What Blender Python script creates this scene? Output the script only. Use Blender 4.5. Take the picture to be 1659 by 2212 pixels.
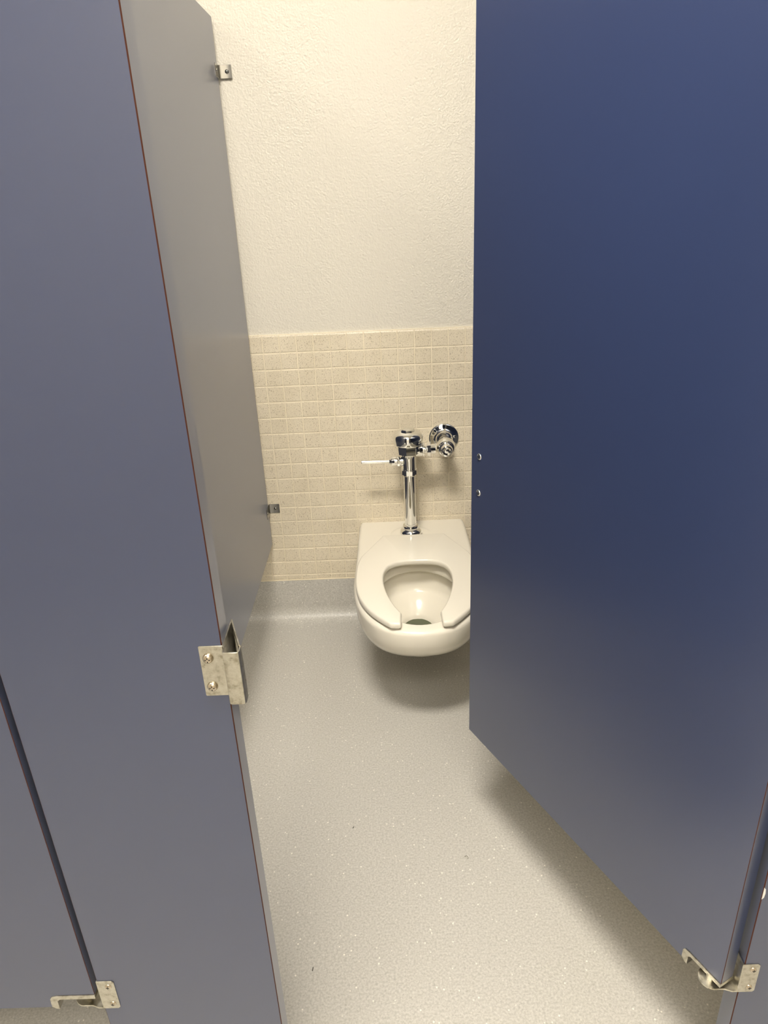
import bpy, bmesh, math, random
from mathutils import Vector, Matrix
for o in list(bpy.data.objects): bpy.data.objects.remove(o)
sc = bpy.context.scene
random.seed(4)

# ------------------------------------------------------------------ camera
CAM = Vector((0.3723, -2.1769, 1.3662))
YAW, PIT, ROL = -0.013356, 0.418716, 0.044499
fwd = Vector((math.sin(YAW)*math.cos(PIT), math.cos(YAW)*math.cos(PIT), -math.sin(PIT)))
r0 = fwd.cross(Vector((0, 0, 1))).normalized(); d0 = fwd.cross(r0)
rt = math.cos(ROL)*r0 + math.sin(ROL)*d0
dn = math.cos(ROL)*d0 - math.sin(ROL)*r0
cd = bpy.data.cameras.new('camera'); cam = bpy.data.objects.new('camera', cd)
sc.collection.objects.link(cam)
M = Matrix((rt, -dn, -fwd)).transposed().to_4x4(); M.translation = CAM
cam.matrix_world = M
cd.sensor_fit = 'HORIZONTAL'; cd.sensor_width = 36.0; cd.lens = 36.0*1547.65/1659.0
cd.clip_start = 0.02
sc.camera = cam

# ------------------------------------------------------------------ world and exposure
w = bpy.data.worlds.new('world'); sc.world = w; w.use_nodes = True
w.node_tree.nodes['Background'].inputs[0].default_value = (1.0, 0.95, 0.86, 1)
w.node_tree.nodes['Background'].inputs[1].default_value = 0.0
sc.view_settings.view_transform = 'Standard'; sc.view_settings.look = 'None'
sc.view_settings.gamma = 1.0; sc.view_settings.exposure = 0.03
sc.view_settings.use_curve_mapping = False
LAMP_COL = (1.0, 0.93, 0.825)
CEIL = 2.78
# ceiling fixtures: (x, y, half length x, half width y, strength)
LAMPS = [(0.16, -1.74, 0.27, 0.17, 126.0), (0.50, -3.0, 0.60, 0.28, 19.0), (-1.30, -1.74, 0.35, 0.17, 24.0)]

# ------------------------------------------------------------------ helpers
def link(o): sc.collection.objects.link(o); return o
def empty(name, loc=(0, 0, 0)):
    o = bpy.data.objects.new(name, None); o.location = loc; o.empty_display_size = 0.05
    return link(o)
def tag(o, label=None, cat=None, group=None, kind=None):
    if label: o['label'] = label
    if cat: o['category'] = cat
    if group: o['group'] = group
    if kind: o['kind'] = kind
    return o
def obj(name, bm, mats, parent=None, smooth=None):
    """mesh built in world coordinates; parent empties sit unrotated, so the offset is taken off"""
    me = bpy.data.meshes.new(name)
    bmesh.ops.recalc_face_normals(bm, faces=bm.faces)
    bm.to_mesh(me); bm.free()
    if not isinstance(mats, (list, tuple)): mats = [mats]
    for m in mats: me.materials.append(m)
    o = bpy.data.objects.new(name, me); link(o)
    if smooth is not None:
        for p in me.polygons: p.use_smooth = True
        try: me.set_sharp_from_angle(angle=math.radians(smooth))
        except Exception: pass
    if parent is not None:
        off = Vector((0, 0, 0)); q = parent
        while q is not None: off += q.location; q = q.parent
        me.transform(Matrix.Translation(-off)); o.parent = parent
    return o
def struct(name, bm, mats, parent=None, smooth=None):
    o = obj(name, bm, mats, parent, smooth)
    o['kind'] = 'structure'
    return o
def box(bm, x0, x1, y0, y1, z0, z1, T=None, bev=0.0, mi=0, bmi=None, seg=1):
    vs = [Vector((x, y, z)) for x in (x0, x1) for y in (y0, y1) for z in (z0, z1)]
    if T is not None: vs = [T @ v for v in vs]
    v = [bm.verts.new(p) for p in vs]
    fs = [bm.faces.new([v[i] for i in q]) for q in ((0, 1, 3, 2), (4, 6, 7, 5), (0, 4, 5, 1), (2, 3, 7, 6), (0, 2, 6, 4), (1, 5, 7, 3))]
    for f in fs: f.material_index = mi
    if bev > 0:
        es = list({e for f in fs for e in f.edges})
        bmesh.ops.recalc_face_normals(bm, faces=fs)
        r = bmesh.ops.bevel(bm, geom=es, offset=bev, segments=seg, profile=0.5, affect='EDGES')
        if bmi is not None:
            for f in r['faces']: f.material_index = bmi
    return bm
def frame(axis, up=None):
    a = Vector(axis).normalized()
    u = Vector(up) if up else (Vector((0, 0, 1)) if abs(a.z) < 0.9 else Vector((0, -1, 0)))
    x = u.cross(a).normalized(); y = a.cross(x)
    return x, y, a
def lathe(bm, org, axis, prof, seg=48, caps=True, up=None, rot=0.0, mi=0):
    """prof: list of (distance along axis, radius)"""
    x, y, a = frame(axis, up); org = Vector(org); rings = []
    for (h, r) in prof:
        rings.append([bm.verts.new(org + a*h + (x*math.cos(2*math.pi*k/seg+rot) + y*math.sin(2*math.pi*k/seg+rot))*r) for k in range(seg)])
    for A, B in zip(rings, rings[1:]):
        for k in range(seg):
            f = bm.faces.new((A[k], A[(k+1) % seg], B[(k+1) % seg], B[k])); f.material_index = mi
    if caps:
        for R in (rings[0], rings[-1]):
            try: bm.faces.new(R).material_index = mi
            except ValueError: pass
    return bm
def prism(bm, pts, z0, z1, T=None, bev=0, seg=2):
    """extrude a 2D outline (x, y) between z0 and z1"""
    a = [Vector((p[0], p[1], z0)) for p in pts]; b = [Vector((p[0], p[1], z1)) for p in pts]
    if T is not None: a = [T @ v for v in a]; b = [T @ v for v in b]
    va = [bm.verts.new(p) for p in a]; vb = [bm.verts.new(p) for p in b]
    n = len(pts); fs = [bm.faces.new(va), bm.faces.new(vb)]
    for i in range(n): fs.append(bm.faces.new((va[i], va[(i+1) % n], vb[(i+1) % n], vb[i])))
    if bev > 0:
        bmesh.ops.recalc_face_normals(bm, faces=fs)
        es = list(set(fs[1].edges) | set(fs[0].edges))
        bmesh.ops.bevel(bm, geom=es, offset=bev, segments=seg, profile=0.5, affect='EDGES', clamp_overlap=True)
    return bm
def BM(): return bmesh.new()
def hexnut(bm, org, axis, r, h, up=None, rot=0.0, n=6):
    c = r*0.06
    return lathe(bm, org, axis, [(0, r-c), (c, r), (h-c, r), (h, r-c)], seg=n, up=up, rot=rot)
def catmull(P, n=8, closed=False):
    out = []; L = len(P)
    rng = range(L) if closed else range(L-1)
    for i in rng:
        p0 = P[(i-1) % L] if closed or i > 0 else P[0]; p1 = P[i]; p2 = P[(i+1) % L]
        p3 = P[(i+2) % L] if closed or i+2 < L else P[-1]
        for k in range(n):
            t = k/n
            out.append(tuple(0.5*((2*p1[j]) + (-p0[j]+p2[j])*t + (2*p0[j]-5*p1[j]+4*p2[j]-p3[j])*t*t + (-p0[j]+3*p1[j]-3*p2[j]+p3[j])*t**3) for j in range(len(p1))))
    if not closed: out.append(tuple(P[-1]))
    return out

# ------------------------------------------------------------------ materials
def mat(name, col, rough=0.5, metal=0.0, spec=0.5, coat=0.0, coat_r=0.05):
    m = bpy.data.materials.new(name); m.use_nodes = True
    b = m.node_tree.nodes['Principled BSDF']
    b.inputs['Base Color'].default_value = (*col, 1); b.inputs['Roughness'].default_value = rough
    b.inputs['Metallic'].default_value = metal; b.inputs['Specular IOR Level'].default_value = spec
    b.inputs['Coat Weight'].default_value = coat; b.inputs['Coat Roughness'].default_value = coat_r
    return m
class NT:
    def __init__(s, m): s.t = m.node_tree; s.b = s.t.nodes['Principled BSDF']; s.m = m
    def n(s, typ, **kw):
        nd = s.t.nodes.new(typ)
        for k, v in kw.items():
            if k.startswith('i_'): nd.inputs[k[2:].replace('_', ' ')].default_value = v
            else: setattr(nd, k, v)
        return nd
    def l(s, a, b): s.t.links.new(a, b)
    def pos(s): return s.n('ShaderNodeNewGeometry').outputs['Position']
    def noise(s, scale, detail=3, rough=0.5, vec=None):
        nd = s.n('ShaderNodeTexNoise'); nd.inputs['Scale'].default_value = scale
        nd.inputs['Detail'].default_value = detail; nd.inputs['Roughness'].default_value = rough
        s.l(vec or s.pos(), nd.inputs['Vector']); return nd.outputs['Fac']
    def ramp(s, fac, stops):
        r = s.n('ShaderNodeValToRGB'); e = r.color_ramp.elements
        while len(e) < len(stops): e.new(0.5)
        for q, (p, c) in zip(e, stops): q.position = p; q.color = (*c, 1) if len(c) == 3 else c
        s.l(fac, r.inputs['Fac']); return r.outputs['Color']
    def mix(s, fac, a, b, blend='MIX'):
        x = s.n('ShaderNodeMix', data_type='RGBA', blend_type=blend)
        if isinstance(fac, float): x.inputs[0].default_value = fac
        else: s.l(fac, x.inputs[0])
        for v, i in ((a, 6), (b, 7)):
            if isinstance(v, tuple): x.inputs[i].default_value = (*v, 1)
            else: s.l(v, x.inputs[i])
        return x.outputs[2]
    def bump(s, h, strength, dist):
        b = s.n('ShaderNodeBump'); b.inputs['Strength'].default_value = strength; b.inputs['Distance'].default_value = dist
        s.l(h, b.inputs['Height']); s.l(b.outputs['Normal'], s.b.inputs['Normal']); return b
g = lambda v: (v, v, v)

m_paint = mat('wall_paint', (0.70, 0.665, 0.58), 0.45)
N = NT(m_paint)
h1 = N.noise(190, 2, 0.55); h2 = N.noise(80, 2, 0.5)
N.bump(N.mix(0.4, h1, h2), 1.0, 0.003)

m_ceil = mat('ceiling_paint', (0.80, 0.78, 0.73), 0.7)

m_tile = mat('beige_tile', (0.6, 0.5, 0.34), 0.32)
N = NT(m_tile)
base = N.ramp(N.noise(9, 2), [(0.3, (0.71, 0.635, 0.49)), (0.7, (0.78, 0.705, 0.56))])
sp = N.ramp(N.noise(300, 2, 0.6), [(0.0, g(0)), (0.60, g(0)), (0.69, g(0.8)), (1, g(0.8))])
sp2 = N.ramp(N.noise(520, 1, 0.5), [(0.0, g(0)), (0.55, g(0)), (0.72, g(0.6)), (1, g(0.6))])
c = N.mix(sp, base, (0.30, 0.24, 0.15)); c = N.mix(sp2, c, (0.36, 0.29, 0.19))
N.l(c, N.b.inputs['Base Color'])
N.bump(N.noise(260, 2), 0.12, 0.001)

m_grout = mat('cream_grout', (0.80, 0.72, 0.56), 0.75)

def vinyl(name):
    m = mat(name, (0.5, 0.47, 0.4), 0.36, spec=0.45)
    N = NT(m)
    base = N.ramp(N.noise(230, 3, 0.7), [(0.30, (0.375, 0.362, 0.33)), (0.5, (0.48, 0.467, 0.43)), (0.70, (0.585, 0.57, 0.53))])
    v = N.n('ShaderNodeTexVoronoi', feature='F1'); v.inputs['Scale'].default_value = 75; v.inputs['Randomness'].default_value = 1
    N.l(N.pos(), v.inputs['Vector'])
    chip = N.ramp(v.outputs['Distance'], [(0.0, g(1)), (0.10, g(1)), (0.16, g(0)), (1, g(0))])
    pick = N.ramp(N.noise(40, 1), [(0.0, g(0)), (0.50, g(0)), (0.56, g(1)), (1, g(1))])
    k = N.mix(1.0, chip, pick, 'MULTIPLY')
    c = N.mix(k, base, (0.78, 0.75, 0.68))
    v2 = N.n('ShaderNodeTexVoronoi', feature='F1'); v2.inputs['Scale'].default_value = 95; N.l(N.pos(), v2.inputs['Vector'])
    dk = N.ramp(v2.outputs['Distance'], [(0.0, g(0.22)), (0.12, g(0.22)), (0.2, g(0)), (1, g(0))])
    c = N.mix(dk, c, (0.25, 0.23, 0.19))
    N.l(c, N.b.inputs['Base Color'])
    N.bump(N.noise(380, 2), 0.10, 0.0008)
    N.l(N.ramp(N.noise(6, 2), [(0.3, g(0.33)), (0.7, g(0.42))]), N.b.inputs['Roughness'])
    return m
m_floor = vinyl('speckled_grey_vinyl')

def laminate(name, col, r=0.28):
    m = mat(name, col, r, spec=1.0); m.node_tree.nodes['Principled BSDF'].inputs['IOR'].default_value = 1.60
    N = NT(m)
    m.node_tree.nodes['Principled BSDF'].inputs['Sheen Weight'].default_value = 0.17; m.node_tree.nodes['Principled BSDF'].inputs['Sheen Tint'].default_value = (0.96, 0.97, 1.0, 1); m.node_tree.nodes['Principled BSDF'].inputs['Sheen Roughness'].default_value = 0.35
    return m
m_lam = laminate('navy_laminate', (0.022, 0.035, 0.095))
m_core = mat('brown_core', (0.065, 0.020, 0.010), 0.7, spec=0.2)
m_porc = mat('cream_porcelain', (0.79, 0.75, 0.65), 0.15, spec=0.5)
m_seat = mat('cream_plastic', (0.80, 0.76, 0.66), 0.18, spec=0.5)
m_water = mat('water', (0.085, 0.10, 0.055), 0.02, spec=0.5)  # opaque; the shade of the trap well is put into its colour
m_trap = mat('trap_shade', (0.10, 0.11, 0.06), 0.2)  # porcelain in shade: darkness of the deep trap opening painted as colour
m_chrome = mat('polished_chrome', (0.86, 0.86, 0.84), 0.05, metal=1.0)
m_steel = mat('bright_steel', (0.36, 0.355, 0.34), 0.14, metal=1.0)
m_nickel = mat('worn_nickel', (0.74, 0.69, 0.56), 0.34, metal=1.0)
N = NT(m_nickel)
N.l(N.ramp(N.noise(120, 4, 0.6), [(0.3, (0.34, 0.31, 0.24)), (0.48, (0.53, 0.505, 0.43)), (0.7, (0.62, 0.60, 0.53))]), N.b.inputs['Base Color'])
N.l(N.ramp(N.noise(60, 3), [(0.3, g(0.26)), (0.7, g(0.45))]), N.b.inputs['Roughness'])
m_screw = mat('brass_toned_screw', (0.55, 0.48, 0.38), 0.22, metal=1.0)
m_dark = mat('dark_recess', (0.02, 0.017, 0.012), 0.5)
m_fix = mat('white_enamel', (0.8, 0.8, 0.78), 0.5)
m_lint = mat('dark_lint', (0.05, 0.045, 0.035), 0.8)
m_lint2 = mat('grey_lint', (0.20, 0.18, 0.14), 0.8)
def emit(name, s):
    m = mat(name, (0.9, 0.9, 0.88), 0.6)
    b = m.node_tree.nodes['Principled BSDF']
    b.inputs['Emission Color'].default_value = (*LAMP_COL, 1); b.inputs['Emission Strength'].default_value = s
    return m

# ------------------------------------------------------------------ room shell
X0, X1, YF = -2.2, 2.1, -3.35
bm = BM(); box(bm, X0-0.1, X1+0.1, YF-0.1, 0.12, -0.10, 0.0); struct('floor', bm, m_floor)
bm = BM(); box(bm, X0-0.1, X1+0.1, YF-0.1, 0.12, CEIL, CEIL+0.1); struct('ceiling', bm, m_ceil)
bm = BM(); box(bm, X0, X1, 0.004, 0.12, 0.0, CEIL); wall_back = struct('wall_back', bm, m_paint)
bm = BM(); box(bm, X0, X1, YF-0.1, YF, 0.0, CEIL); struct('wall_front', bm, m_paint)
bm = BM(); box(bm, X0-0.1, X0, YF-0.1, 0.12, 0.0, CEIL); struct('wall_left', bm, m_paint)
bm = BM(); box(bm, X1, X1+0.1, YF-0.1, 0.12, 0.0, CEIL); struct('wall_right', bm, m_paint)

# tile wainscot on the back wall: a grout bed and pillowed 2-inch tiles
T2 = 0.0508; TOPZ = 0.988; COVE = 0.153
bm = BM(); box(bm, X0, X1, -0.0008, 0.006, COVE-0.01, TOPZ+0.004); grout_o = struct('tile_grout', bm, m_grout, wall_back)
bm = BM()
def tile(x0, x1, z0, z1, top=False):
    e = 0.0017; yb = 0.0; yf = -0.0022
    tz = z1 - (0.0065 if top else e)
    v = [bm.verts.new(p) for p in ((x0, yb, z0), (x1, yb, z0), (x1, yb, z1), (x0, yb, z1))]
    q = [bm.verts.new(p) for p in ((x0+e, yf, z0+e), (x1-e, yf, z0+e), (x1-e, yf, tz), (x0+e, yf, tz))]
    bm.faces.new(q)
    for i in range(4): bm.faces.new((v[i], v[(i+1) % 4], q[(i+1) % 4], q[i]))
gx = 0.0008
for ci in range(math.ceil(X0/T2), math.floor(X1/T2)):
    j = random.uniform(-0.0003, 0.0003)
    for r in range(17):
        k = random.uniform(-0.0004, 0.0004); k2 = random.uniform(-0.0004, 0.0004)
        zt = TOPZ - r*T2 if r else TOPZ + 0.004; zb = max(TOPZ-(r+1)*T2, COVE+0.002)
        if r == 0: zt = TOPZ+0.004
        tile(ci*T2+gx+j+k2, (ci+1)*T2-gx+j+k2, zb+gx+(k if r < 16 else 0), zt-(gx+0.0006)*(1 if r else 0)+k, top=(r == 0))
struct('wall_tile', bm, m_tile, wall_back)

# coved vinyl base running up the back wall
bm = BM()
prof = [(-0.085, 0.0), (-0.070, 0.0005)]
R = 0.050
for k in range(0, 13):
    a = math.radians(90*k/12); prof.append((-0.0032-R+R*math.sin(a), 0.0008+R-R*math.cos(a)))
prof += [(-0.0030, COVE-0.003), (-0.0022, COVE), (0.004, COVE), (0.004, -0.001), (-0.085, -0.001)]
pv = [[bm.verts.new((x, p[0], p[1])) for p in prof] for x in (X0, X1)]
n = len(prof)
for i in range(n): bm.faces.new((pv[0][i], pv[0][(i+1) % n], pv[1][(i+1) % n], pv[1][i]))
bm.faces.new(pv[0]); bm.faces.new(pv[1])
struct('baseboard_back', bm, m_floor, smooth=40)
bm = BM(); box(bm, X0, X1, -0.0036, 0.0, COVE-0.0008, COVE+0.0022, bev=0.0008); struct('trim_1', bm, m_grout)

# ------------------------------------------------------------------ ceiling lights
for i, (lx, ly, hx, hy, st) in enumerate(LAMPS):
    t = empty('ceiling_light', (lx, ly, CEIL))
    tag(t, ('white ceiling light above the stall doorway', 'wide white ceiling light over the open floor outside the stalls', 'white ceiling light above the neighbouring stall door')[i], 'light')
    bm = BM()
    for a in ((lx-hx-0.03, lx-hx, ly-hy-0.03, ly+hy+0.03), (lx+hx, lx+hx+0.03, ly-hy-0.03, ly+hy+0.03), (lx-hx, lx+hx, ly-hy-0.03, ly-hy), (lx-hx, lx+hx, ly+hy, ly+hy+0.03)):
        box(bm, *a, CEIL-0.035, CEIL-0.0005)
    obj('frame', bm, m_fix, t)
    bm = BM(); box(bm, lx-hx, lx+hx, ly-hy, ly+hy, CEIL-0.028, CEIL-0.012)
    obj('diffuser', bm, emit('lamp_diffuser_%d' % i, st), t)

# ------------------------------------------------------------------ partition hardware
def screw(parent, p, axis, r=0.0045, up=None, m=None, dome=0.0022):
    """pan-head screw with a cross recess"""
    bm = BM()
    lathe(bm, p, axis, [(-0.001, r), (0.0003, r), (dome*0.55, r*0.86), (dome*0.9, r*0.5), (dome, r*0.12)], seg=24, up=up)
    s = obj('screw', bm, m or m_screw, parent, smooth=50)
    x, y, a = frame(axis, up); bm = BM(); c = Vector(p)+a*(dome*0.86)
    for u, v in ((x, y), (y, x)):
        q = [c+u*(sx*r*0.5)+v*(sy*r*0.09)+a*h for sx in (-1, 1) for sy in (-1, 1) for h in (-0.0002, 0.0006)]
        vv = [bm.verts.new(k) for k in q]
        for idx in ((0, 1, 3, 2), (4, 6, 7, 5), (0, 4, 5, 1), (2, 3, 7, 6), (0, 2, 6, 4), (1, 5, 7, 3)): bm.faces.new([vv[k] for k in idx])
    obj('screw_slot', bm, m_dark, s)
    return s

FY = -1.515; PT = 0.032; ZB = 0.303; ZT = 1.790
PX = -0.0365     # right face of the left partition

# --- left side partition
part = empty('partition_panel', (PX-0.0095, -0.75, ZB))
tag(part, 'blue-grey side partition on the left of the stall, reaching the back wall', 'partition')
bm = BM(); box(bm, PX-0.019, PX, FY+PT+0.001, -0.0165, ZB, ZT, bev=0.0007, mi=0, bmi=0); obj('panel', bm, [m_lam, m_core], part)
def wall_bracket(parent, z, lab, wy=-0.0025, fx=PX, s=1, lw=0.034, dz=0.031, ll=0.046):
    """bent clip: one leaf on the back wall, one on the partition face"""
    t = 0.0018; bm = BM()
    out = [(fx, wy-ll), (fx+s*t, wy-ll), (fx+s*t, wy-t-0.005), (fx+s*(t+0.0012), wy-t-0.0016), (fx+s*(t+0.005), wy-t), (fx+s*lw, wy-t), (fx+s*lw, wy), (fx+s*0.003, wy), (fx, wy-0.003)]
    prism(bm, out, z-dz/2, z+dz/2, bev=0.0004, seg=1)
    b = obj('wall_bracket', bm, m_steel, parent, smooth=35); b['label'] = lab
    screw(b, (fx+s*0.022, wy-t, z), (0, -1, 0), r=0.0052, m=m_steel, dome=0.004)
    screw(b, (fx+s*t, wy-ll+0.013, z), (s, 0, 0), r=0.0048, m=m_steel, dome=0.003)
    return b
wall_bracket(part, 1.671, 'upper chrome wall clip')
wall_bracket(part, 0.427, 'lower chrome wall clip', lw=0.035, dz=0.032, ll=0.054)

# --- right side partition, behind the open door
rpart = empty('partition_panel', (0.955, -0.75, ZB))
tag(rpart, 'side partition on the right of the stall, hidden behind the open door', 'partition')
bm = BM(); box(bm, 0.946, 0.965, FY+PT+0.001, -0.0165, ZB, ZT, bev=0.0007); obj('panel', bm, m_lam, rpart)

# --- far left partition of the neighbouring stall
npart = empty('partition_panel', (-0.98, -0.75, ZB))
tag(npart, 'side partition on the far side of the neighbouring stall', 'partition')
bm = BM(); box(bm, -0.99, -0.971, FY+PT+0.001, -0.0165, ZB, ZT, bev=0.0007); obj('panel', bm, m_lam, npart)

def pilaster(x0, x1, label, z1=1.80):
    t = empty('pilaster', ((x0+x1)/2, FY+PT/2, 0))
    tag(t, label, 'pilaster')
    bm = BM(); box(bm, x0, x1, FY, FY+PT, 0.012, z1, bev=0.0011, mi=0, bmi=1); obj('panel', bm, [m_lam, m_core], t)
    bm = BM(); box(bm, x0-0.002, x1+0.002, FY-0.002, FY+PT+0.002, 0.0, 0.10, bev=0.001); obj('shoe', bm, m_steel, t)
    return t
pil_l = pilaster(-0.0755, 0.1785, 'blue-grey pilaster left of the doorway carrying the latch keeper')
pil_r = pilaster(0.8440, 1.10, 'blue-grey pilaster at the right edge carrying the open door')
bm = BM(); prism(bm, [(0.8446, 0.484), (0.8470, 0.487), (0.8478, 0.495), (0.8468, 0.503), (0.8446, 0.506)], 0, 0.0004, T=Matrix(((1, 0, 0, 0), (0, 0, -1, FY), (0, 1, 0, 0), (0, 0, 0, 1))))
obj('edge_chip', bm, m_fix, pil_r)
pil_n = pilaster(-0.98, -0.74, 'pilaster on the far side of the neighbouring door')

# --- hinge bracket screwed to a pilaster, tongue carrying the door pivot
def hinge_bracket(parent, xe, s, z0, lab, h=0.0595, wid=0.0235):
    """xe: pilaster edge, s: direction of the plate on the pilaster face"""
    t = 0.0016; y = FY
    bm = BM()
    pts = [(0, 0), (wid-0.003, 0), (wid, 0.003), (wid, h-0.003), (wid-0.003, h), (0, h)]
    T = Matrix(((s, 0, 0, xe), (0, 0, -1, y), (0, 1, 0, z0), (0, 0, 0, 1)))
    prism(bm, pts, 0, t, T=T, bev=0.0004, seg=1)                      # leaf on the face
    xa, xb = sorted((xe-s*t, xe+s*0.0004)); box(bm, xa, xb, y-t, y+0.029, z0, z0+h, bev=0.0003)   # leaf round the edge
    b = obj('hinge_bracket', bm, m_nickel, parent, smooth=35); b['label'] = lab
    for zz in (0.011, h-0.011): screw(b, (xe+s*0.0145, y-t, z0+zz), (0, -1, 0), r=0.0046)
    # tongue under the door, rounded end round the pivot
    bm = BM(); cx = xe-s*0.031; cy = y+0.019; R = 0.0170
    o2 = [(xe, y-t), (xe-s*0.008, y-t), (xe-s*0.018, y+0.002)]
    a0 = math.radians(-70)
    arc = [(cx+s*R*math.cos(math.radians(a)), cy+R*math.sin(math.radians(a))) for a in range(-80, -281, -10)]
    o2 += arc + [(xe-s*0.016, y+0.033), (xe, y+0.028)]
    prism(bm, o2, z0, z0+0.0024, bev=0.0004, seg=1)
    tg = obj('pivot_tongue', bm, m_nickel, b, smooth=35)
    bm = BM(); lathe(bm, (cx, cy, z0+0.002), (0, 0, 1), [(0, 0.0060), (0.012, 0.0060)], seg=24)
    obj('pivot', bm, m_nickel, b, smooth=40)
    return b
hinge_bracket(pil_r, 0.8425, 1, 0.2925, 'nickel pivot hinge bracket')
hinge_bracket(pil_l, -0.0745, 1, 0.2995, 'nickel pivot hinge bracket')

# --- latch keeper on the left pilaster
t = 0.0016; z0, z1 = 0.852, 0.919; xe = 0.1785
bm = BM()
T = Matrix(((1, 0, 0, 0), (0, 0, -1, FY), (0, 1, 0, 0), (0, 0, 0, 1)))
prism(bm, [(0.1522, z0+0.001), (0.1532, z0), (0.1800, z0), (0.1800, z1), (0.1532, z1), (0.1522, z1-0.001)], 0, t, T=T, bev=0.0004, seg=1)
keeper = obj('latch_keeper', bm, m_nickel, pil_l, smooth=35); keeper['label'] = 'worn nickel latch keeper'
for zz in (0.8655, 0.9035): screw(keeper, (0.1615, FY-t, zz), (0, -1, 0), r=0.0062, dome=0.005)
# leaf along the pilaster edge and back, then the slanting stop plate with its slot
bm = BM(); box(bm, xe, xe+t, FY-t, -1.464, z0, z1, bev=0.0004)
obj('edge_leaf', bm, m_nickel, keeper)
bm = BM()
def slab(a, b, zz0, zz1, th=0.0016):
    a = Vector((a[0], a[1], 0)); b = Vector((b[0], b[1], 0)); d = (b-a).normalized(); nn = Vector((-d.y, d.x, 0))*th
    q = [(a.x, a.y), (b.x, b.y), ((b+nn).x, (b+nn).y), ((a+nn).x, (a+nn).y)]
    prism(bm, q, zz0, zz1)
A = (0.1985, FY-0.001); B = (0.1800, -1.4625)
L = lambda u: (A[0]+(B[0]-A[0])*u, A[1]+(B[1]-A[1])*u)
slab(A, B, z1-0.008, z1); slab(A, B, z0, z0+0.008); slab(A, L(0.10), z0+0.008, z1-0.008); slab(L(0.62), B, z0+0.008, z1-0.008)
obj('stop_plate', bm, m_nickel, keeper)
# U-shaped bumper housing standing proud of the edge
bm = BM()
yo = FY-0.0135
o2 = [(0.1805, FY+0.001), (0.1805, yo+0.003), (0.1815, yo+0.0008), (0.1835, yo), (0.1965, yo), (0.1985, yo+0.0008), (0.1995, yo+0.003), (0.1995, FY+0.001),
      (0.1979, FY+0.001), (0.1979, yo+0.0035), (0.1960, yo+0.0018), (0.1840, yo+0.0018), (0.1821, yo+0.0035), (0.1821, FY+0.001)]
prism(bm, o2, z0-0.004, z1-0.0015, bev=0.0003, seg=1)
obj('strike_channel', bm, m_nickel, keeper, smooth=35)

# ------------------------------------------------------------------ doors
def door(name, label, hinge, ang, width, zb, zt, thick, bolts=False, lab_shoe=None):
    """door drawn in its own plane: u runs from hinge to free edge, outward face at v=0, body behind (+v)"""
    t = empty(name, (hinge[0], hinge[1], zb)); tag(t, label, 'door')
    ca, sa = math.cos(ang), math.sin(ang)
    # u axis = (ca, sa); v axis = away from the viewer
    vx, vy = (-sa, ca)
    if vy < 0: vx, vy = -vx, -vy
    if bolts: vx, vy = (abs(math.sin(ang)), abs(math.cos(ang)))
    def W(u, v, z): return Vector((hinge[0]+ca*u+vx*v, hinge[1]+sa*u+vy*v, z))
    T = Matrix(((ca, 0, vx, hinge[0]), (sa, 0, vy, hinge[1]), (0, 1, 0, 0), (0, 0, 0, 1)))   # (u, z, v) -> world
    nl, nh = 0.057, 0.0255
    bm = BM()
    pts = [(0.0, zb+nh), (nl, zb+nh), (nl, zb), (width, zb), (width, zt), (0.0, zt)]
    fr = [bm.verts.new(T @ Vector((u, z, 0.0))) for u, z in pts]; bk = [bm.verts.new(T @ Vector((u, z, thick))) for u, z in pts]
    fs = [bm.faces.new(fr), bm.faces.new(bk)]
    for i in range(len(pts)): fs.append(bm.faces.new((fr[i], fr[(i+1) % 6], bk[(i+1) % 6], bk[i])))
    bmesh.ops.recalc_face_normals(bm, faces=fs)
    r = bmesh.ops.bevel(bm, geom=list(bm.edges), offset=0.0007, segments=1, affect='EDGES')
    for f in r['faces']: f.material_index = 1
    obj('door_panel', bm, [m_lam, m_core], t)
    # metal shoe lining the notch at the bottom hinge corner
    bm = BM(); k = 0.0068; yv = -0.0016
    o2 = [(0.0, zb+nh), (nl-0.001, zb+nh), (nl+0.006, zb+nh-0.001), (nl+0.009, zb+nh-0.006), (nl+0.0095, zb+0.004), (nl+0.004, zb-0.001), (nl-0.001, zb-0.002), (nl-0.001, zb+nh-k-0.004), (nl-0.005, zb+nh-k), (0.0, zb+nh-k)]
    prism(bm, o2, yv, thick+0.0016, T=T, bev=0.0004, seg=1)
    s = obj('hinge_shoe', bm, m_nickel, t, smooth=35); s['label'] = 'nickel shoe lining the bottom notch'
    if bolts:
        for (du, z) in ((0.0250, 0.9245), (0.0238, 0.8535)):
            bm = BM(); lathe(bm, W(width-du, 0.0005, z), (-vx, -vy, 0), [(0, 0.0062), (0.0012, 0.0062), (0.0024, 0.0046), (0.0026, 0.0040), (0.0022, 0.0036), (0.0020, 0.0004)], seg=32)
            obj('bolt_cap', bm, m_chrome, t, smooth=60)
    return t
dx, dy = 0.521-0.817, -0.9336+1.515
door('stall_door', 'navy blue stall door swung open inward, two chrome bolt caps near its free edge', (0.817, -1.515), math.atan2(dy, dx), math.hypot(dx, dy), 0.283, 1.775, 0.0245, bolts=True)
door('stall_door', 'closed blue-grey door of the neighbouring stall at the lower left', (-0.0835, FY), math.pi, 0.64, 0.3035, 1.79, 0.0245)

# ------------------------------------------------------------------ toilet
AX = 0.4345
toi = empty('toilet', (AX, 0, 0.10)); tag(toi, 'cream wall-hung toilet with open-front seat, below the chrome flush valve', 'toilet')
RIM = 0.362; NS = 144; CY = -0.45
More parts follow.
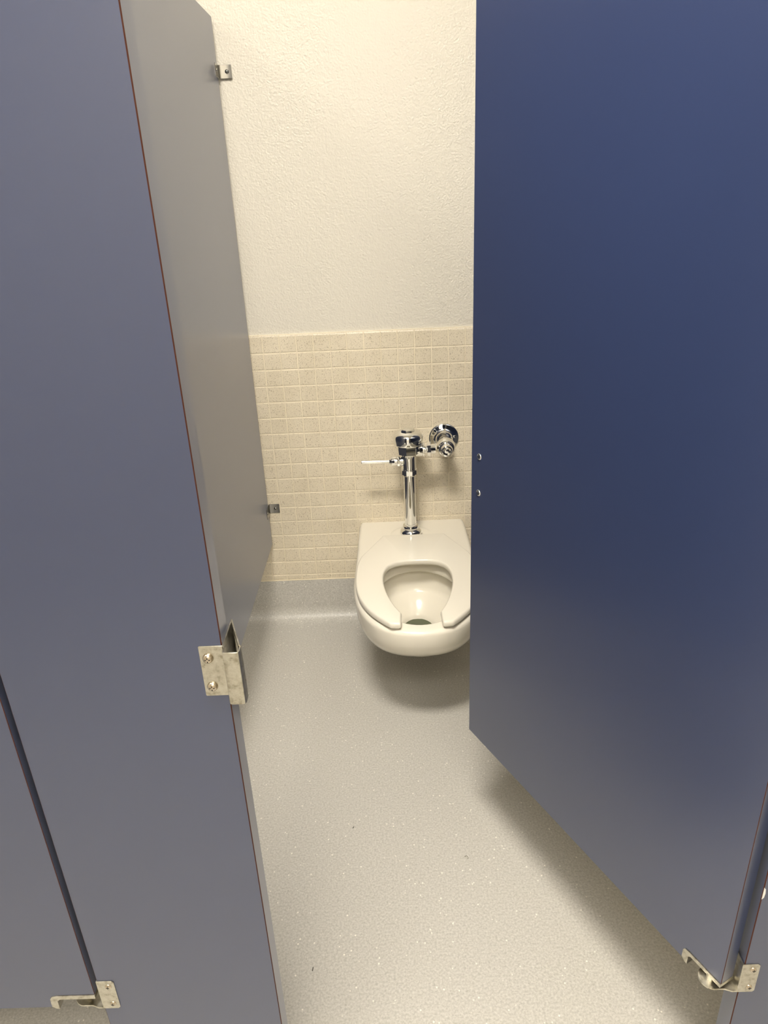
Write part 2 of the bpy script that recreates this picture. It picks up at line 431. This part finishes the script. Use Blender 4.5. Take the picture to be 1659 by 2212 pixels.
# outer rim outline (half), from the wall round to the front
half = [(0.173, -0.003), (0.1745, -0.05), (0.176, -0.12), (0.1765, -0.20), (0.178, -0.28), (0.180, -0.36), (0.1795, -0.43), (0.172, -0.50), (0.155, -0.56), (0.128, -0.61), (0.092, -0.645), (0.048, -0.664), (0.0, -0.669)]
hp = catmull(half, 10)
def resample(P, n):
    d = [0]
    for a, b in zip(P, P[1:]): d.append(d[-1]+math.dist(a, b))
    out = []
    j = 0
    for k in range(n+1):
        s = d[-1]*k/n
        while j < len(P)-2 and d[j+1] < s: j += 1
        u = (s-d[j])/max(1e-9, d[j+1]-d[j]); u = min(1, max(0, u))
        out.append((P[j][0]+(P[j+1][0]-P[j][0])*u, P[j][1]+(P[j+1][1]-P[j][1])*u))
    return out
back = [(0.0, 0.0), (0.06, 0.0), (0.12, 0.0), (0.160, 0.0), (0.1705, -0.0008)]
NB, NH = 14, 58
rs = resample(back, NB)[:-1] + resample([(0.1705, -0.0008)] + hp, NH)      # right half: centre back -> front centre
outer = rs + [(-x, y) for x, y in reversed(rs[1:-1])]
NV = len(outer)
def inner_ring(rx, yb, yf, p=2.0):
    """oval ring, point i matched by angle about the bowl centre to outer point i"""
    cy = (yb+yf)/2; ry = (yb-yf)/2; out = []
    for i in range(NV):
        if i < len(rs): f = i/(len(rs)-1); sgn = 1
        else: f = (NV-i)/(len(rs)-1); sgn = -1
        # angle chosen from outer point direction
        ox, oy = outer[i]
        a = math.atan2(ox/0.178, (oy-CY)/0.30)
        sx, cx_ = math.sin(a), math.cos(a)
        k = (abs(sx)**p+abs(cx_)**p)**(-1/p)
        out.append((rx*sx*k, cy+ry*cx_*k))
    return out
bm = BM(); rings = []
def ring(pts, z): rings.append([bm.verts.new((AX+x, y, z(x, y) if callable(z) else z)) for x, y in pts])
def oscale(sx, sy, inset=0.0): return [(x*sx, max(y*sy, -9)) for x, y in outer]
# exterior from the underside up
ext = [(0.085, 0.20, 0.22), (0.095, 0.36, 0.34), (0.110, 0.50, 0.46), (0.135, 0.62, 0.575), (0.160, 0.715, 0.665), (0.185, 0.79, 0.745), (0.210, 0.855, 0.815),
       (0.235, 0.905, 0.880), (0.258, 0.942, 0.930), (0.280, 0.966, 0.965), (0.300, 0.982, 0.985), (0.320, 0.992, 0.996), (0.340, 0.998, 1.0), (0.350, 1.0, 1.0)]
for z, sx, sy in ext:
    ring([(x*sx, y*sy) for x, y in outer], z)
def inset_o(d): return [(x*(1-d/0.178), y*(1-d/0.669)) for x, y in outer]
for k in range(1, 6):
    a = math.radians(90*k/5); ring(inset_o(0.012*(1-math.cos(a))), 0.350+0.012*math.sin(a))
ring(inset_o(0.020), RIM)
# mouth
mouth = (0.122, -0.288, -0.628)
ring(inner_ring(mouth[0]+0.012, mouth[1]+0.012, mouth[2]-0.012), RIM)
ring(inner_ring(mouth[0]+0.008, mouth[1]+0.008, mouth[2]-0.008), RIM)
for k in range(1, 5):
    a = math.radians(90*k/4); e = 0.008*(1-math.sin(a)); ring(inner_ring(mouth[0]+e, mouth[1]+e, mouth[2]-e), RIM-0.008*(1-math.cos(a)))
for (rx, yb, yf, z) in [(0.121, -0.289, -0.627, 0.338), (0.121, -0.289, -0.627, 0.330), (0.123, -0.287, -0.629, 0.3265), (0.128, -0.282, -0.634, 0.3255), (0.138, -0.272, -0.640, 0.330),
                        (0.144, -0.266, -0.643, 0.328), (0.146, -0.263, -0.643, 0.318), (0.144, -0.264, -0.640, 0.300), (0.139, -0.266, -0.634, 0.280), (0.133, -0.270, -0.626, 0.263),
                        (0.128, -0.274, -0.618, 0.254), (0.123, -0.279, -0.610, 0.250), (0.112, -0.290, -0.594, 0.241), (0.096, -0.307, -0.570, 0.228), (0.078, -0.318, -0.545, 0.214), (0.062, -0.329, -0.518, 0.204),
                        (0.056, -0.333, -0.500, 0.198), (0.052, -0.335, -0.490, 0.191), (0.049, -0.337, -0.484, 0.185), (0.046, -0.340, -0.480, 0.180)]:
    ring(inner_ring(rx, yb, yf), z)
for A_, B_ in zip(rings, rings[1:]):
    for k in range(NV): bm.faces.new((A_[k], A_[(k+1) % NV], B_[(k+1) % NV], B_[k]))
bm.faces.new(rings[0]); bm.faces.new(rings[-1])
bowl = obj('bowl', bm, m_porc, toi, smooth=50)
# raised inlet boss behind the seat
bm = BM(); lathe(bm, (0.4285, -0.108, RIM-0.002), (0, 0, 1), [(0, 0.072), (0.0025, 0.066), (0.0034, 0.056), (0.0036, 0.046), (0.0036, 0.01)], seg=48)
obj('inlet_boss', bm, m_porc, toi, smooth=60)
bm = BM(); lathe(bm, (AX, -0.4115, 0.1895), (0, 0, 1), [(0, 0.075), (0.0010, 0.075)], seg=40); obj('water', bm, m_water, toi)
bm = BM(); lathe(bm, (AX, -0.410, 0.1805), (0, 0, 1), [(0, 0.040), (0.0010, 0.040), (0.004, 0.043)], seg=40); obj('trap_outlet', bm, m_trap, toi)  # shallow disc, painted dark for the shaded trap opening

# open-front seat
oh = [(0.097, -0.152), (0.160, -0.284), (0.1665, -0.310), (0.1715, -0.345), (0.1735, -0.39), (0.1735, -0.43), (0.170, -0.475), (0.160, -0.525), (0.143, -0.570), (0.121, -0.607), (0.098, -0.636), (0.083, -0.652)]
ih = [(0.0500, -0.6060), (0.066, -0.570), (0.082, -0.520), (0.0925, -0.468), (0.0955, -0.42), (0.091, -0.380), (0.078, -0.350), (0.058, -0.333), (0.032, -0.3255), (0.0, -0.3235)]
def rnd(pts, idx, r):
    """replace corner idx by a short arc"""
    p = Vector(pts[idx]); a = Vector(pts[idx-1]); b = Vector(pts[(idx+1) % len(pts)])
    ua = (a-p).normalized(); ub = (b-p).normalized()
    s, e = p+ua*r, p+ub*r
    return [tuple((1-u)**2*s+2*u*(1-u)*p+u*u*e) for u in (0, 0.33, 0.67, 1)]
outR = [oh[0]] + catmull(oh[1:], 4)
gap = [(0.078, -0.6565), (0.058, -0.6585), (0.0535, -0.6565), (0.0520, -0.652)]
inR = catmull(ih, 5)
rightp = outR[:-1]+[(0.083, -0.652)]+gap+inR                # back right -> front -> inside -> back centre of hole
leftp = [(-x, y) for x, y in reversed(rightp[:-1])]
so = rightp + leftp                                         # closed through the back edge
so[0:1] = [(0.092, -0.1500), (0.0960, -0.1510), (0.0985, -0.1550)]
so[-1:] = [(-0.0985, -0.1550), (-0.0960, -0.1510), (-0.092, -0.1500)]
bm = BM()
Zs, Ze = 0.3665, 0.3845
n = len(so)
def off(P, d):
    out = []
    for i in range(len(P)):
        p0 = Vector(P[i-1]); p = Vector(P[i]); p1 = Vector(P[(i+1) % len(P)])
        a = (p-p0).normalized(); b = (p1-p).normalized(); t_ = (a+b)
        if t_.length < 1e-6: t_ = a
        t_.normalize(); nn = Vector((t_.y, -t_.x))
        c = max(0.6, a.dot(t_))
        out.append(tuple(p+nn*d/c))
    return out
area = sum(so[i][0]*so[(i+1) % n][1]-so[(i+1) % n][0]*so[i][1] for i in range(n))
sg = -1 if area > 0 else 1
lay = [(0.004, Zs), (0.0008, Zs+0.003), (0, Zs+0.006), (0, Ze-0.0062), (0.0007, Ze-0.0036), (0.0019, Ze-0.0016), (0.0036, Ze-0.0004), (0.0054, Ze)]
lr = []
for d, z in lay:
    lr.append([bm.verts.new((AX+x, y, z)) for x, y in (off(so, sg*d) if d else so)])
for a_, b_ in zip(lr, lr[1:]):
    for k in range(n): bm.faces.new((a_[k], a_[(k+1) % n], b_[(k+1) % n], b_[k]))
# close top and bottom as quads strips mirrored across the ring: pair outer and inner runs
for R_ in (lr[-1], lr[0]):
    es = [bm.edges.get((R_[k], R_[(k+1) % n])) for k in range(n)]
    bmesh.ops.triangle_fill(bm, use_beauty=True, use_dissolve=False, edges=es)
seat = obj('seat', bm, m_seat, toi, smooth=38); seat['label'] = 'cream open-front toilet seat'
for sx in (-1, 1):
    bm = BM(); box(bm, AX+sx*0.070-0.012, AX+sx*0.070+0.012, -0.185, -0.160, RIM-0.002, Zs+0.003, bev=0.002); obj('seat_hinge', bm, m_seat, toi)
    bm = BM(); box(bm, AX+sx*0.14-0.012, AX+sx*0.14+0.012, -0.515, -0.500, RIM-0.001, Zs+0.002, bev=0.001); obj('seat_bumper', bm, m_seat, seat)

# ------------------------------------------------------------------ flush valve
VX, VY = 0.4275, -0.118
fv = empty('flush_valve', (VX, 0, 0.655)); tag(fv, 'polished chrome flush valve above the toilet, fixed to the tiled wall', 'flush valve')
def lp(name, org, axis, prof, seg=48, sm=32, parent=fv, m=None, **k):
    bm = BM(); lathe(bm, org, axis, prof, seg=seg, **k); return obj(name, bm, m or m_chrome, parent, smooth=sm)
# spud coupling on the bowl
b = RIM+0.007
bm = BM(); box(bm, VX-0.0255, VX+0.0255, VY-0.030, VY+0.020, RIM-0.001, b+0.008, bev=0.002)
lathe(bm, (VX, VY, b+0.006), (0, 0, 1), [(0, 0.0345), (0.004, 0.0345), (0.010, 0.0325), (0.015, 0.028), (0.017, 0.0255), (0.019, 0.0250), (0.024, 0.0250), (0.027, 0.0235), (0.028, 0.0195), (0.034, 0.0190), (0.0345, 0.018)], seg=56)
obj('spud_coupling', bm, m_chrome, fv, smooth=32)
lp('flush_tube', (VX, VY, b+0.03), (0, 0, 1), [(0, 0.0182), (0.175, 0.0182)])
zt = 0.577
bm = BM()
lathe(bm, (VX, VY, zt-0.006), (0, 0, 1), [(0, 0.0196), (0.002, 0.0215), (0.004, 0.0215)], seg=48)
hexnut(bm, (VX, VY, zt-0.003), (0, 0, 1), 0.0235, 0.016, rot=math.radians(22.5), n=8)
lathe(bm, (VX, VY, zt+0.012), (0, 0, 1), [(0, 0.0225), (0.001, 0.0238), (0.004, 0.0238), (0.005, 0.0225)], seg=48)
obj('coupling_nut', bm, m_chrome, fv, smooth=32)
# valve body: lower barrel, flared octagonal waist, round bell under the cap
bm = BM()
lathe(bm, (VX, VY, zt+0.015), (0, 0, 1), [(0, 0.0205), (0.002, 0.0215), (0.037, 0.0215), (0.044, 0.0225), (0.050, 0.0285)], seg=48, caps=False)
lathe(bm, (VX, VY, zt+0.062), (0, 0, 1), [(0, 0.0255), (0.005, 0.0350), (0.022, 0.0370), (0.027, 0.0365), (0.034, 0.038)], seg=8, rot=math.radians(22.5+10))
body = obj('valve_body', bm, m_chrome, fv, smooth=25)
zc = 0.6715
lp('outer_cover', (VX-0.0015, VY, zc), (0, 0, 1), [(0, 0.030), (0.0, 0.0405), (0.0015, 0.0432), (0.005, 0.0446), (0.022, 0.0455), (0.029, 0.0442), (0.034, 0.0410), (0.038, 0.0360), (0.0405, 0.0300), (0.0415, 0.0210), (0.0418, 0.0100)], seg=64, sm=40)
bm = BM()
lathe(bm, (VX-0.0015, VY, zc+0.0405), (0, 0, 1), [(0, 0.0225), (0.0045, 0.0220), (0.0068, 0.0195), (0.0078, 0.0130), (0.0082, 0.003)], seg=8, rot=math.radians(22.5+8))
obj('cover_cap', bm, m_chrome, fv, smooth=15)
# tailpiece to the control stop
TZ = 0.6525
bm = BM()
lathe(bm, (VX+0.020, VY, TZ), (1, 0, 0), [(0, 0.0215), (0.020, 0.0215), (0.0225, 0.0205), (0.0225, 0.0225), (0.0265, 0.0225), (0.0275, 0.021)], seg=48)
lathe(bm, (VX+0.045, VY, TZ), (1, 0, 0), [(0, 0.0135), (0.022, 0.0135)], seg=40)
obj('tailpiece', bm, m_chrome, fv, smooth=32)
bm = BM(); hexnut(bm, (VX+0.0555, VY, TZ), (1, 0, 0), 0.0205, 0.0115, rot=math.radians(10))
lathe(bm, (VX+0.0665, VY, TZ), (1, 0, 0), [(0, 0.0155), (0.014, 0.0155)], seg=40); obj('tailpiece_nut', bm, m_chrome, fv, smooth=25)
SX = 0.5415
bm = BM()
lathe(bm, (SX, 0.0, TZ), (0, -1, 0), [(0.008, 0.0195), (0.040, 0.0195), (0.055, 0.0185), (0.066, 0.0165), (0.071, 0.0178), (0.080, 0.0178)], seg=48)
obj('supply_pipe', bm, m_steel, fv, smooth=32)
ax = Vector((0.0, -1.0, -0.0)).normalized()
bm = BM()
lathe(bm, (SX, VY+0.040, TZ), ax, [(0, 0.016), (0.004, 0.022), (0.012, 0.0270), (0.024, 0.0290), (0.038, 0.0280), (0.046, 0.0250), (0.050, 0.0205)], seg=56)
obj('control_stop', bm, m_chrome, fv, smooth=40)
bm = BM()
lathe(bm, (SX, VY-0.008, TZ), ax, [(0, 0.0225), (0.003, 0.0225), (0.004, 0.0205), (0.008, 0.0205), (0.009, 0.0190), (0.017, 0.0185), (0.021, 0.0165), (0.0225, 0.0130), (0.0200, 0.0118), (0.0190, 0.0075), (0.0215, 0.0060), (0.0220, 0.0010)], seg=56)
cap = obj('stop_cap', bm, m_chrome, fv, smooth=30)
bm = BM()
for k in range(10):
    a = 2*math.pi*k/10
    box(bm, -0.0006, 0.0006, 0.0122, 0.0162, -0.0008, 0.0006, T=Matrix.Translation((SX, VY-0.0290, TZ)) @ Matrix.Rotation(math.radians(90), 4, 'X') @ Matrix.Rotation(a, 4, 'Z'))
obj('cap_knurling', bm, m_chrome, cap)
# wall escutcheon
lp('escutcheon', (SX+0.002, -0.002, TZ-0.004), (0, -1, 0), [(0, 0.0475), (0.0025, 0.0478), (0.0045, 0.0468), (0.0065, 0.0430), (0.0085, 0.0350), (0.0120, 0.0280), (0.018, 0.0240), (0.035, 0.0230), (0.050, 0.0222), (0.0505, 0.0195)], seg=64, sm=50)
lp('escutcheon_screw', (SX+0.034, -0.008, TZ+0.001), (0.45, -1, 0.1), [(0, 0.0042), (0.005, 0.0042), (0.0065, 0.003), (0.007, 0.0005)], seg=20)
# flush handle on the left
HZ = 0.6175
bm = BM(); lathe(bm, (VX-0.018, VY, HZ), (-1, 0, 0), [(0, 0.0160), (0.006, 0.0160), (0.007, 0.0135), (0.0095, 0.0135)], seg=40)
hexnut(bm, (VX-0.0275, VY, HZ), (-1, 0, 0), 0.0165, 0.0085, rot=math.radians(15)); obj('handle_coupling', bm, m_chrome, fv, smooth=28)
lp('handle_socket', (VX-0.0358, VY, HZ), (-1, 0, 0), [(0, 0.0132), (0.0165, 0.0140), (0.0185, 0.0130), (0.0200, 0.0100), (0.0235, 0.0085), (0.0240, 0.0065)], seg=40)
lp('flush_lever', (VX-0.057, VY, HZ+0.0002), (-1, 0, 0.012), [(0, 0.0052), (0.004, 0.0052), (0.030, 0.0056), (0.084, 0.0066), (0.0865, 0.0066), (0.0878, 0.0056)], seg=32)

# ------------------------------------------------------------------ lint on the floor
def lint(pts, r, m, label):
    bm = BM(); P = catmull(pts, 6); prev = None
    for i, p in enumerate(P):
        a = Vector(P[max(0, i-1)]); b = Vector(P[min(len(P)-1, i+1)]); x, y, _ = frame(b-a)
        R_ = [bm.verts.new(Vector(p)+(x*math.cos(k*1.2566)+y*math.sin(k*1.2566))*r) for k in range(5)]
        if prev:
            for k in range(5): bm.faces.new((prev[k], prev[(k+1) % 5], R_[(k+1) % 5], R_[k]))
        prev = R_
    o = obj('lint', bm, m); tag(o, label, 'lint')
    return o
z = 0.0009
lint([(0.503, -1.026, z), (0.506, -1.023, z+0.0004), (0.5095, -1.025, z+0.0005), (0.5105, -1.029, z), (0.509, -1.031, z)], 0.0006, m_lint2, 'small curled dark hair on the floor nearest the open door')
lint([(0.249, -0.936, z), (0.2500, -0.934, z+0.0003), (0.2512, -0.931, z)], 0.0009, m_lint, 'tiny dark speck on the floor left of the curled hair')
lint([(0.1825, -1.273, z), (0.1832, -1.270, z+0.0003), (0.1835, -1.266, z)], 0.0008, m_lint, 'tiny dark fibre on the floor beside the left pilaster')

# things of one kind share a group
GROUPS = {'partition': 'side partitions between the stalls', 'pilaster': 'pilasters along the front of the stalls', 'door': 'stall doors',
          'light': 'ceiling lights', 'lint': 'bits of lint on the floor'}
for o in sc.objects:
    if o.parent is None and o.get('category') in GROUPS: o['group'] = GROUPS[o['category']]
